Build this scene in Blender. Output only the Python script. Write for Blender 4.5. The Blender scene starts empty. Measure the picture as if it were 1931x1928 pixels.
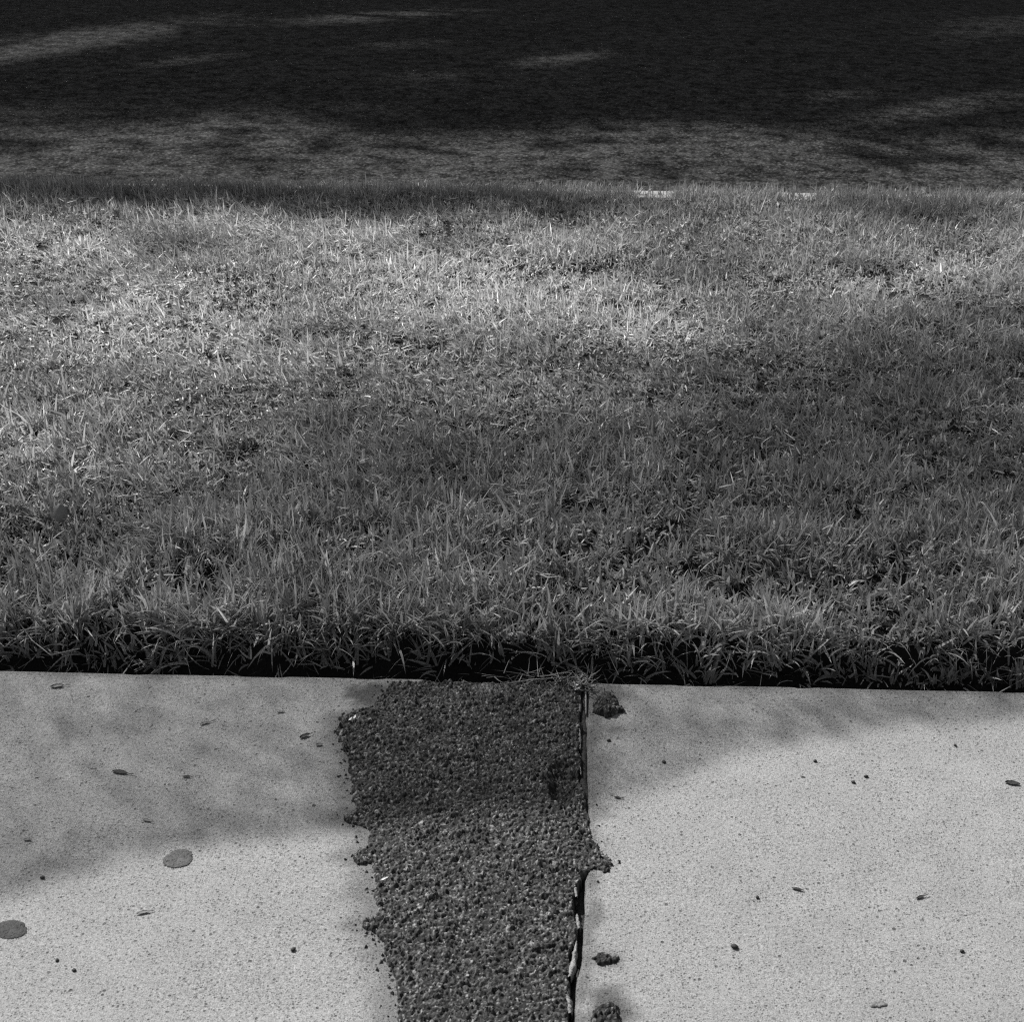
import bpy, math, random
import numpy as np
from mathutils import Matrix, Vector

random.seed(7)
rng = np.random.default_rng(7)
scene = bpy.context.scene
COL = scene.collection

# ------------------------------------------------------------------ camera
CAM_H = 1.35
TAN = 0.3555                     # tangent of half the picture's width
DEPRESSION = 26.0
ROLL = 0.6
cam_data = bpy.data.cameras.new('camera')
cam_data.sensor_width = 36.0
cam_data.lens = 18.0 / TAN
cam_data.clip_start = 0.05
cam_data.clip_end = 2000.0
cam = bpy.data.objects.new('camera', cam_data)
COL.objects.link(cam)
cam.matrix_world = (Matrix.Translation((0, 0, CAM_H))
                    @ Matrix.Rotation(math.radians(90 - DEPRESSION), 4, 'X')
                    @ Matrix.Rotation(math.radians(ROLL), 4, 'Z'))
scene.camera = cam
cam_data.dof.use_dof = True
cam_data.dof.focus_distance = 2.9
cam_data.dof.aperture_fstop = 16.0

# ------------------------------------------------------------------ sun, sky, exposure
SUN_EL = math.radians(42)
SUN_AZ = math.radians(-38)       # clockwise from +Y; the sun stands ahead and to the left
SUN = np.array([math.sin(SUN_AZ) * math.cos(SUN_EL), math.cos(SUN_AZ) * math.cos(SUN_EL), math.sin(SUN_EL)])
world = bpy.data.worlds.new('World')
scene.world = world
world.use_nodes = True
wn = world.node_tree
bg = wn.nodes['Background']
sky = wn.nodes.new('ShaderNodeTexSky')
sky.sky_type = 'NISHITA'
sky.sun_disc = False
sky.sun_elevation = SUN_EL
sky.sun_rotation = SUN_AZ
hsv = wn.nodes.new('ShaderNodeHueSaturation')   # black-and-white film: almost no colour left
hsv.inputs['Saturation'].default_value = 0.06
wn.links.new(sky.outputs[0], hsv.inputs['Color'])
wn.links.new(hsv.outputs[0], bg.inputs['Color'])
bg.inputs['Strength'].default_value = 0.05
sl = bpy.data.lights.new('sun', 'SUN')
sl.energy = 5.0
sl.angle = math.radians(0.53)
sl.color = (1.0, 0.992, 0.975)
so = bpy.data.objects.new('sun', sl)
COL.objects.link(so)
so.location = (-8, 12, 14)
so.rotation_euler = Vector(SUN).to_track_quat('Z', 'Y').to_euler()
vs = scene.view_settings
vs.view_transform = 'Standard'
vs.look = 'None'
vs.gamma = 1.0
vs.use_curve_mapping = False
vs.exposure = 0.35
scene.cycles.use_denoising = False   # the grain of the film stays
scene.cycles.filter_width = 1.2

# ------------------------------------------------------------------ helpers
RM = np.array((Matrix.Rotation(math.radians(90 - DEPRESSION), 3, 'X') @ Matrix.Rotation(math.radians(ROLL), 3, 'Z')))

def at(px, py, z=0.0):
    """where the line of sight through a spot of the photograph (1931 wide) meets the level z"""
    px = np.asarray(px, float); py = np.asarray(py, float)
    d = np.stack([(px - 965.5) / 965.5 * TAN, -(py - 964.0) / 965.5 * TAN, -np.ones_like(px)], -1) @ RM.T
    s = (z - CAM_H) / d[..., 2]
    return np.stack([d[..., 0] * s, d[..., 1] * s], -1)

def to_photo(x, y, z=0.0):
    p = np.stack([np.asarray(x, float), np.asarray(y, float), np.broadcast_to(np.asarray(z, float) - CAM_H, np.shape(x))], -1) @ RM
    return 965.5 + p[..., 0] / -p[..., 2] / TAN * 965.5, 964.0 - p[..., 1] / -p[..., 2] / TAN * 965.5

_LAT = np.random.default_rng(101).random((256, 256))
def vnoise(x, y, s=1.0, k=0):
    x = np.asarray(x, float) / s + 57.3 * k + 400; y = np.asarray(y, float) / s + 91.7 * k + 400
    xi = np.floor(x).astype(int); yi = np.floor(y).astype(int)
    fx = x - xi; fy = y - yi
    fx = fx * fx * (3 - 2 * fx); fy = fy * fy * (3 - 2 * fy)
    a = _LAT[xi % 256, yi % 256]; b = _LAT[(xi + 1) % 256, yi % 256]
    c = _LAT[xi % 256, (yi + 1) % 256]; d = _LAT[(xi + 1) % 256, (yi + 1) % 256]
    return (a * (1 - fx) + b * fx) * (1 - fy) + (c * (1 - fx) + d * fx) * fy
def fbm(x, y, s=1.0, o=3, k=0):
    t = 0; a = 1; n = 0
    for i in range(o):
        t = t + a * vnoise(x, y, s / 2 ** i, k + 7 * i); n += a; a *= 0.5
    return t / n
def sstep(a, b, x):
    t = np.clip((np.asarray(x, float) - a) / (b - a), 0, 1)
    return t * t * (3 - 2 * t)

_R4 = np.random.default_rng(55).random((512, 512, 4))
def worley(x, y, cell, k=0):
    """nearest seed distance (in cells), second distance and the random numbers of the nearest seed"""
    gx = x / cell + 200 + 31 * k; gy = y / cell + 200 + 17 * k
    ix = np.floor(gx).astype(int); iy = np.floor(gy).astype(int)
    best = np.full(gx.shape, 9.0); sec = np.full(gx.shape, 9.0)
    rid = np.zeros(gx.shape); rid2 = np.zeros(gx.shape); ox = np.zeros(gx.shape); oy = np.zeros(gx.shape)
    for dx in (-1, 0, 1):
        for dy in (-1, 0, 1):
            r = _R4[(ix + dx) % 512, (iy + dy) % 512]
            ax = ix + dx + r[..., 0] - gx; ay = iy + dy + r[..., 1] - gy
            an = np.arctan2(ay, ax)
            d = np.hypot(ax, ay) * (1 + .16 * np.cos(3 * an + 40 * r[..., 2]) + .12 * np.cos(5 * an + 70 * r[..., 3]))
            m = d < best
            ox = np.where(m, ax, ox); oy = np.where(m, ay, oy)
            sec = np.where(m, best, np.minimum(sec, d))
            rid = np.where(m, r[..., 2], rid); rid2 = np.where(m, r[..., 3], rid2)
            best = np.where(m, d, best)
    return best, sec, rid, rid2, ox, oy

def mesh_np(name, V, quads=None, tris=None, attrs=None, smooth=False, mat=None):
    me = bpy.data.meshes.new(name)
    V = np.asarray(V, np.float32)
    me.vertices.add(len(V)); me.vertices.foreach_set('co', V.ravel())
    idx = []; st = []; n = 0
    if quads is not None and len(quads):
        q = np.asarray(quads, np.int32); idx.append(q.ravel()); st.append(np.arange(len(q)) * 4); n = len(q) * 4
    if tris is not None and len(tris):
        t = np.asarray(tris, np.int32); idx.append(t.ravel()); st.append(n + np.arange(len(t)) * 3)
    idx = np.concatenate(idx).astype(np.int32); st = np.concatenate(st).astype(np.int32)
    me.loops.add(len(idx)); me.loops.foreach_set('vertex_index', idx)
    me.polygons.add(len(st)); me.polygons.foreach_set('loop_start', st)
    me.update(calc_edges=True)
    me.polygons.foreach_set('use_smooth', np.full(len(st), smooth))
    for k, a in (attrs or {}).items():
        me.attributes.new(k, 'FLOAT', 'POINT').data.foreach_set('value', np.asarray(a, np.float32))
    if mat: me.materials.append(mat)
    me.validate()
    return me

def link(name, me, parent=None, kind=None, label=None, cat=None, group=None, loc=None):
    o = bpy.data.objects.new(name, me); COL.objects.link(o)
    if parent: o.parent = parent
    if kind: o['kind'] = kind
    if label: o['label'] = label
    if cat: o['category'] = cat
    if group: o['group'] = group
    if loc is not None: o.location = loc
    return o

def grid_quads(nr, nc):
    i = np.arange(nr * nc).reshape(nr, nc)
    return np.stack([i[:-1, :-1], i[:-1, 1:], i[1:, 1:], i[1:, :-1]], -1).reshape(-1, 4)

def pline(px, py, pts):
    pts = np.array(pts, float); return np.interp(px, pts[:, 0], pts[:, 1])
def blob(px, py, cx, cy, rx, ry, ang, soft=0.5):
    a = math.radians(ang); dx = px - cx; dy = py - cy
    u = (dx * math.cos(a) + dy * math.sin(a)) / rx; v = (-dx * math.sin(a) + dy * math.cos(a)) / ry
    return 1 - sstep(1 - soft, 1 + soft, np.hypot(u, v))

# ------------------------------------------------------------------ materials (all grey: the film has no colour)
def new_mat(name, rough=0.8, spec=0.3):
    m = bpy.data.materials.new(name); m.use_nodes = True
    nt = m.node_tree; b = nt.nodes['Principled BSDF']
    b.inputs['Roughness'].default_value = rough
    b.inputs['Specular IOR Level'].default_value = spec
    return m, nt, b
def nd(nt, kind, **kw):
    n = nt.nodes.new(kind)
    for k, v in kw.items():
        if hasattr(n, k): setattr(n, k, v)
        else: n.inputs[k.replace('_', ' ')].default_value = v
    return n
def mth(nt, op, a, b=None, c=None, clamp=False):
    n = nt.nodes.new('ShaderNodeMath'); n.operation = op; n.use_clamp = clamp
    for i, v in enumerate((a, b, c)):
        if v is None: continue
        if isinstance(v, (int, float)): n.inputs[i].default_value = v
        else: nt.links.new(v, n.inputs[i])
    return n.outputs[0]
def mrange(nt, v, a, b, c, d):
    n = nt.nodes.new('ShaderNodeMapRange'); n.inputs[1].default_value = a; n.inputs[2].default_value = b
    n.inputs[3].default_value = c; n.inputs[4].default_value = d
    nt.links.new(v, n.inputs[0]); return n.outputs[0]
def grey(nt, v, bsdf_input):
    c = nt.nodes.new('ShaderNodeCombineColor')
    for i in range(3): nt.links.new(v, c.inputs[i])
    nt.links.new(c.outputs[0], bsdf_input)
def noise(nt, scale, detail=2.0, rough=0.5):
    n = nt.nodes.new('ShaderNodeTexNoise'); n.inputs['Scale'].default_value = scale
    n.inputs['Detail'].default_value = detail; n.inputs['Roughness'].default_value = rough
    tc = nt.nodes.get('Texture Coordinate') or nt.nodes.new('ShaderNodeTexCoord')
    nt.links.new(tc.outputs['Object'], n.inputs['Vector'])
    return n.outputs[0]
def voro(nt, scale, feature='F1', out=0):
    n = nt.nodes.new('ShaderNodeTexVoronoi'); n.feature = feature; n.inputs['Scale'].default_value = scale
    tc = nt.nodes.get('Texture Coordinate') or nt.nodes.new('ShaderNodeTexCoord')
    nt.links.new(tc.outputs['Object'], n.inputs['Vector'])
    return n.outputs[out]
def attr(nt, name):
    n = nt.nodes.new('ShaderNodeAttribute'); n.attribute_name = name
    return n.outputs['Fac']
def bump(nt, h, b, strength, dist):
    n = nt.nodes.new('ShaderNodeBump'); n.inputs['Strength'].default_value = strength
    n.inputs['Distance'].default_value = dist
    nt.links.new(h, n.inputs['Height']); nt.links.new(n.outputs[0], b.inputs['Normal'])

def dots(nt, scale, rad, keep):
    """scattered round pits: one per cell of a cellular pattern, only in some cells, of uneven size and depth"""
    n = nt.nodes.new('ShaderNodeTexVoronoi'); n.inputs['Scale'].default_value = scale
    tc = nt.nodes.get('Texture Coordinate') or nt.nodes.new('ShaderNodeTexCoord')
    nt.links.new(tc.outputs['Object'], n.inputs['Vector'])
    sp = nt.nodes.new('ShaderNodeSeparateColor'); nt.links.new(n.outputs['Color'], sp.inputs[0])
    on = mrange(nt, sp.outputs[0], keep, keep + .25 * (1 - keep), 0.0, 1.0)
    r = mrange(nt, sp.outputs[1], 0.0, 1.0, rad * .5, rad * 1.25)
    edge = mth(nt, 'SUBTRACT', 1.0, mth(nt, 'DIVIDE', n.outputs['Distance'], r), clamp=True)
    edge = mrange(nt, edge, 0.0, .4, 0.0, 1.0)
    return mth(nt, 'MULTIPLY', mth(nt, 'MULTIPLY', on, edge), mrange(nt, sp.outputs[2], 0, 1, .4, 1.0))
def mat_concrete(name='sanded_concrete', k=1.0, pit=1.0):
    m, nt, b = new_mat(name, 0.85, 0.2)
    broad = noise(nt, 3.0, 5, 0.62)
    patch = noise(nt, 17, 4, 0.6)
    fine = noise(nt, 620, 2, 0.7)
    mid = noise(nt, 210, 2, 0.6)
    p1 = dots(nt, 310, .45, .50)
    p2 = dots(nt, 165, .38, .80)
    p3 = dots(nt, 48, .15, .88)
    v = mth(nt, 'MULTIPLY_ADD', broad, 0.08, 0.245)
    v = mth(nt, 'ADD', v, mrange(nt, patch, 0.3, 0.7, -0.022, 0.022))
    v = mth(nt, 'ADD', v, mrange(nt, fine, 0.25, 0.75, -0.19, 0.22))
    v = mth(nt, 'ADD', v, mrange(nt, mid, 0.3, 0.7, -0.07, 0.07))
    for p, a in ((p1, .52), (p2, .66), (p3, .75)):
        v = mth(nt, 'MULTIPLY', v, mth(nt, 'SUBTRACT', 1.0, mth(nt, 'MULTIPLY', p, a * pit)))
    v = mth(nt, 'MULTIPLY', v, mth(nt, 'SUBTRACT', 1.0, attr(nt, 'stain')))
    v = mth(nt, 'MAXIMUM', mth(nt, 'MULTIPLY', v, k), 0.02)
    grey(nt, v, b.inputs['Base Color'])
    h = mth(nt, 'ADD', mth(nt, 'MULTIPLY', fine, 0.6), mth(nt, 'MULTIPLY', mid, .5))
    h = mth(nt, 'SUBTRACT', h, mth(nt, 'MULTIPLY', mth(nt, 'ADD', mth(nt, 'ADD', p1, p2), p3), 0.8))
    bump(nt, h, b, 0.8, 0.0016)
    return m

def mat_asphalt(name, lo=0.02, gain=1.0):
    m, nt, b = new_mat(name, 0.8, 0.18)
    f = noise(nt, 700, 2, 0.6)
    v = mth(nt, 'MULTIPLY', attr(nt, 'tone'), mrange(nt, f, 0.25, 0.75, 0.6 * gain, 1.4 * gain))
    v = mth(nt, 'MAXIMUM', v, lo)
    grey(nt, v, b.inputs['Base Color'])
    bump(nt, f, b, 0.5, 0.0006)
    return m

def mat_road():
    m, nt, b = new_mat('worn_road_asphalt', 1.0, 0.03)
    big = noise(nt, 1.1, 4, 0.65)
    patch = noise(nt, 11, 8, 0.8)
    fine = noise(nt, 70, 3, 0.7)
    stones = voro(nt, 95, 'F1', 1)
    sep = nt.nodes.new('ShaderNodeSeparateColor'); nt.links.new(stones, sep.inputs[0])
    v = mrange(nt, patch, 0.43, 0.56, 0.010, 0.056)
    v = mth(nt, 'MULTIPLY', v, mrange(nt, big, 0.3, 0.7, 0.75, 1.25))
    v = mth(nt, 'MULTIPLY', v, mrange(nt, fine, 0.32, 0.68, 0.15, 1.95))
    v = mth(nt, 'ADD', v, mth(nt, 'MULTIPLY', mrange(nt, sep.outputs[0], 0.80, 1.0, 0.0, 1.0), 0.08))
    grey(nt, v, b.inputs['Base Color'])
    h = mth(nt, 'ADD', fine, mth(nt, 'MULTIPLY', voro(nt, 95), -0.6))
    bump(nt, h, b, 0.9, 0.006)
    return m

def mat_plain(name, c, var=0.2, scale=300, rough=0.8, bmp=0.0):
    m, nt, b = new_mat(name, rough, 0.25)
    f = noise(nt, scale, 3, 0.6)
    grey(nt, mrange(nt, f, 0.25, 0.75, c * (1 - var), c * (1 + var)), b.inputs['Base Color'])
    if bmp: bump(nt, f, b, 0.8, bmp)
    return m

def mat_blade(name, trans=0.40, rough=0.42, spec=0.5):
    m, nt, b = new_mat(name, rough, spec)
    t = attr(nt, 'tone')
    grey(nt, t, b.inputs['Base Color'])
    tr = nt.nodes.new('ShaderNodeBsdfTranslucent')
    grey(nt, mth(nt, 'MULTIPLY', t, 1.15), tr.inputs['Color'])
    mx = nt.nodes.new('ShaderNodeMixShader'); mx.inputs[0].default_value = trans
    nt.links.new(b.outputs[0], mx.inputs[1]); nt.links.new(tr.outputs[0], mx.inputs[2])
    nt.links.new(mx.outputs[0], nt.nodes['Material Output'].inputs['Surface'])
    return m

M_CONC = mat_concrete()
M_ASPH = mat_asphalt('patched_asphalt')
M_ROAD = mat_road()
M_SOIL = mat_plain('dark_soil', 0.012, 0.5, 160, 0.95, 0.004)
M_KERB = mat_plain('kerb_concrete', 0.33, 0.2, 120, 0.85, 0.001)
M_GROUND = mat_plain('far_ground', 0.06, 0.4, 3, 0.95)
M_BLADE = mat_blade('grass_blade')
M_STRAW = mat_blade('dry_straw', 0.2, 0.55, 0.35)
M_LEAFD = mat_plain('dark_dry_leaf', 0.035, 0.4, 400, 0.7)
M_LEAFM = mat_plain('brown_leaf', 0.15, 0.3, 400, 0.6)
M_PEB = mat_plain('dark_pebble', 0.035, 0.4, 500, 0.7)
M_GUM = mat_concrete('trodden_gum', .36, .35)
M_GUMD = mat_concrete('dark_trodden_gum', .22, .3)
M_GUMP = mat_concrete('faint_trodden_gum', .68, .6)
M_PALE = mat_plain('pale_husk', 0.62, 0.12, 200, 0.5)
M_MORT = mat_plain('pale_mortar', 0.27, 0.6, 330, 0.85, 0.003)
M_DIRT = mat_plain('joint_dirt', 0.045, 0.7, 260, .95, .004)
M_GREEN = mat_plain('round_weed_leaf', 0.22, 0.15, 60, 0.45)
M_CROWN = mat_blade('tree_leaf', 0.25, 0.5, 0.3)
M_BARK = mat_plain('bark', 0.10, 0.4, 14, 0.9, 0.02)

# ------------------------------------------------------------------ lines of the place (street runs along X)
edge_pts = at([-400, 14, 650, 1100, 1250, 1600, 1915, 2400], [1249, 1259, 1277, 1284, 1286, 1291, 1299, 1310])
kerb_pts = at([-300, 14, 900, 1915, 2300], [358, 362, 374, 388, 394])
ek = np.polyfit(edge_pts[:, 0], edge_pts[:, 1], 1)
kk = np.polyfit(kerb_pts[:, 0], kerb_pts[:, 1], 1)
def edge_y(x): return np.polyval(ek, x) + 0.004 * (vnoise(x, 0 * np.asarray(x), 0.22, 3) - 0.5)
def kerb_y(x): return np.polyval(kk, x)
print('edge', ek, 'kerb', kk)

# ------------------------------------------------------------------ road, kerb, ground
ROAD_Z = -0.12
xs = np.linspace(-60, 60, 61); rows = np.array([0.12, 1, 2, 3, 4, 5, 6, 7, 8, 8.6])
X = np.broadcast_to(xs, (len(rows), len(xs))); Y = kerb_y(X) + rows[:, None]
Z = ROAD_Z + 0.05 * (1 - ((rows[:, None] - 4.4) / 4.4) ** 2) + 0 * X
link('road', mesh_np('road', np.stack([X, Y, Z], -1).reshape(-1, 3), grid_quads(*X.shape), smooth=True, mat=M_ROAD), kind='structure')
g = np.array([[-900, -900, -0.3], [900, -900, -0.3], [900, 900, -0.3], [-900, 900, -0.3]])
link('ground', mesh_np('ground', g, [[0, 1, 2, 3]], mat=M_GROUND), kind='structure')

def kerb_mesh(off, flip=1):
    xs = np.linspace(-60, 60, 241)
    prof = [(-0.07, -0.25), (-0.07, 0.012), (-0.066, 0.016), (0.055, 0.012), (0.07, 0.004), (0.078, -0.012), (0.10, -0.25)]
    V = []
    for (dy, z) in prof:
        V.append(np.stack([xs, kerb_y(xs) + off + flip * dy, np.full_like(xs, z)], -1))
    V = np.stack(V); return mesh_np('kerb', V.reshape(-1, 3), grid_quads(len(prof), len(xs)), mat=M_KERB)
link('kerb', kerb_mesh(0.06), kind='structure')
link('kerb', kerb_mesh(8.7, -1), kind='structure')
gx = np.array([[-60, kerb_y(-60) + 8.76, 0.0], [60, kerb_y(60) + 8.76, 0.0], [60, 60, 0.0], [-60, 60, 0.0]])
link('far_verge', mesh_np('far_verge', gx, [[0, 1, 2, 3]], mat=M_GROUND), kind='structure')

# ------------------------------------------------------------------ lawn soil with the edging trench beside the pavement
TR = 0.090                       # width of the trench floor
def lawn_z(x, y):
    d = y - edge_y(x)
    return 0.012 * sstep(0.1, 0.6, d) + 0.030 * (fbm(x, y, 0.35, 3, 5) - 0.5) * sstep(0.12, 0.4, d) * (1 - sstep(3.0, 3.2, d))
def soil_z(x, y):
    d = y - edge_y(x)
    wob = 0.03 * (vnoise(x, y, 0.09, 9) - 0.5)
    t = sstep(TR + wob, TR + 0.05 + wob, d)
    rough = 0.012 * (fbm(x, y, 0.03, 3, 4) - 0.5)
    return (-0.065) * (1 - t) + lawn_z(x, y) * t + rough
sx = np.linspace(-3.4, 3.4, 500)
sd = np.concatenate([np.linspace(-0.02, 0.25, 46), np.linspace(0.28, 3.6, 70)])
X = np.broadcast_to(sx, (len(sd), len(sx))); base = edge_y(X); kend = kerb_y(X) - 0.008
Y = base + np.where(sd[:, None] <= 0.25, sd[:, None], 0.25 + (sd[:, None] - 0.25) / (3.6 - 0.25) * (kend - base - 0.25))
Z = soil_z(X, Y)
link('lawn_soil', mesh_np('lawn_soil', np.stack([X, Y, Z], -1).reshape(-1, 3), grid_quads(*X.shape), smooth=True, mat=M_SOIL), kind='structure')
for s in (-1, 1):
    a, c = sorted((3.4 * s, 60 * s))
    q = np.array([[a, edge_y(a), -0.01], [c, edge_y(c), -0.01], [c, kerb_y(c) - 0.008, -0.01], [a, kerb_y(a) - 0.008, -0.01]], float)
    link('verge_soil', mesh_np('verge_soil', q, [[0, 1, 2, 3]], mat=M_SOIL), kind='structure')

# ------------------------------------------------------------------ pavement: concrete slabs, asphalt strip
pave = bpy.data.objects.new('pavement', None); COL.objects.link(pave); pave['kind'] = 'structure'
# outline of the asphalt in the photograph, left side then right side
LP = np.array([[735, 1286], [700, 1330], [668, 1342], [632, 1355], [628, 1388], [645, 1425], [655, 1480], [664, 1525], [640, 1540], [638, 1554], [668, 1562], [690, 1575], [686, 1600],
               [668, 1606], [656, 1622], [672, 1636], [696, 1638], [700, 1668], [692, 1695], [706, 1715], [700, 1730], [676, 1740], [678, 1754], [704, 1764], [716, 1790], [722, 1815], [736, 1850],
               [738, 1880], [744, 1925], [752, 1990], [756, 2080]], float)
RP = np.array([[1108, 1286], [1101, 1310], [1098, 1345], [1100, 1380], [1099, 1440], [1104, 1480], [1110, 1520], [1118, 1550], [1124, 1580], [1136, 1600], [1156, 1606], [1165, 1624], [1160, 1646], [1142, 1656],
               [1122, 1646], [1104, 1652], [1091, 1680], [1089, 1720], [1093, 1760], [1086, 1800], [1082, 1840], [1076, 1870], [1080, 1925], [1082, 1990], [1084, 2080]], float)
JP = np.array([[1112, 1275], [1107, 1320], [1106, 1400], [1108, 1480], [1110, 1560], [1110, 1640], [1101, 1690], [1103, 1720], [1102, 1760], [1099, 1810], [1089, 1850], [1086, 1900], [1084, 1960], [1080, 2080]], float)
LW = at(LP[:, 0], LP[:, 1]); RW = at(RP[:, 0], RP[:, 1]); JW = at(JP[:, 0], JP[:, 1])
def interp_xy(P, y):
    o = np.argsort(P[:, 1]); return np.interp(y, P[o, 1], P[o, 0])
def joint_x(y): return interp_xy(JW, y) + 0.006 * (fbm(y, 0 * y, 0.035, 3, 8) - 0.5)

def pill(x, y, p0, p1, r):
    p0 = np.array(p0); p1 = np.array(p1); d = p1 - p0
    t = np.clip(((x - p0[0]) * d[0] + (y - p0[1]) * d[1]) / max(1e-9, d @ d), 0, 1)
    return np.hypot(x - p0[0] - t * d[0], y - p0[1] - t * d[1]) / r
def stain_at(x, y):
    s = np.zeros_like(x)
    px, py = to_photo(x, y)
    n = fbm(x, y, 0.02, 3, 12); n2 = fbm(x, y, 0.006, 2, 13)
    # tar smear where the strip once reached further, left
    d = np.hypot((px - 690) / 62, (py - 1312) / 40)
    s = np.maximum(s, 0.72 * (1 - sstep(0.25, 1.15, d + 0.9 * (n - 0.5) + 0.4 * (n2 - 0.5))))
    # grime beside the joint and around the lumps on the right slab
    jx = joint_x(y)
    dd = (x - jx)
    s = np.maximum(s, np.where(dd > -0.02, 0.5 * (1 - sstep(0.0, 0.035, dd + 0.05 * (n - 0.5))), 0))
    for (cx, cy, rx, ry, a) in ((1140, 1310, 62, 34, .55), (1140, 1812, 42, 22, .35), (1150, 1900, 55, 44, .62), (1120, 1720, 24, 50, .45), (1118, 1390, 18, 20, .3), (1128, 1440, 26, 40, .35), (1150, 1375, 30, 8, .3)):
        d = np.hypot((px - cx) / rx, (py - cy) / ry)
        s = np.maximum(s, a * (1 - sstep(0.4, 1.2, d + 0.9 * (n - 0.5))))
    # darker band along the lawn side and grime against the strip
    e = edge_y(x) - y
    s = np.maximum(s, 0.34 * (1 - sstep(0.012, 0.034, e + 0.014 * (n - 0.5))))
    lx = interp_xy(LW, y)
    s = np.maximum(s, np.where(x < jx - .05, 0.42 * (1 - sstep(0.0, 0.05, lx - x + 0.03 * (n - 0.5))), 0))
    # broad weathering
    w = fbm(x, y, 0.28, 4, 21)
    s = 1 - (1 - s) * (1 - 0.07 * sstep(0.45, 0.75, w))
    return s
YN = -1.2
def slab(xl, xr, ncol, name='concrete_slab'):
    yt = np.concatenate([[0.0, 0.0, 0.003, 0.008, 0.016], np.linspace(0.026, 1.2, 150), np.linspace(1.25, 3.3, 14)])
    zz = np.concatenate([[-0.12, -0.014, -0.006, -0.0022, -0.0006], np.zeros(164)])
    u = np.linspace(0, 1, ncol)
    yref = 2.1 - yt
    L = xl(yref); R = xr(yref)
    L2 = np.where(zz < -0.001, xl(yref), xl(yref)); Xg = L2[:, None] + (R - L)[:, None] * u[None]
    Yg = edge_y(Xg) - yt[:, None]
    Zg = zz[:, None] + 0.0016 * (fbm(Xg, Yg, 0.12, 3, 30) - 0.5) * (yt[:, None] > 0.001)
    # chips along the lawn edge
    chip = sstep(0.70, 0.82, vnoise(Xg, 0 * Xg, 0.05, 40)) * (yt[:, None] < 0.02)
    Yg = Yg - 0.0025 * chip
    # skirts on both sides
    Xs = np.concatenate([Xg[:, :1], Xg[:, :1], Xg[:, :1] + 0.004, Xg[:, 1:-1], Xg[:, -1:] - 0.004, Xg[:, -1:], Xg[:, -1:]], 1)
    Ys = np.concatenate([Yg[:, :1], Yg[:, :1], Yg[:, :1], Yg[:, 1:-1], Yg[:, -1:], Yg[:, -1:], Yg[:, -1:]], 1)
    Zs = np.concatenate([Zg[:, :1] * 0 - 0.12, Zg[:, :1] - 0.004, Zg[:, :1], Zg[:, 1:-1], Zg[:, -1:], Zg[:, -1:] - 0.004, Zg[:, -1:] * 0 - 0.12], 1)
    V = np.stack([Xs, Ys, Zs], -1).reshape(-1, 3)
    st = stain_at(Xs, Ys).ravel()
    q = grid_quads(*Xs.shape)[:, ::-1]
    return link(name, mesh_np(name, V, q, attrs={'stain': st}, smooth=True, mat=M_CONC), pave)
jl = lambda y: interp_xy(LW, y) + 0.06          # left slab ends under the asphalt
c_ = lambda v: (lambda y: 0 * y + v)
slab(c_(-1.7), jl, 240)
slab(joint_x, c_(1.75), 240)
slab(c_(-3.3), c_(-1.708), 24)
slab(c_(1.758), c_(3.35), 24)
bedz = np.array([[-3.4, YN, -0.06], [3.4, YN, -0.06], [3.4, edge_y(3.4) - .01, -0.06], [-3.4, edge_y(-3.4) - .01, -0.06]], float)
link('pavement_bed', mesh_np('pavement_bed', bedz, [[0, 1, 2, 3]], mat=M_SOIL), pave)

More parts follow.
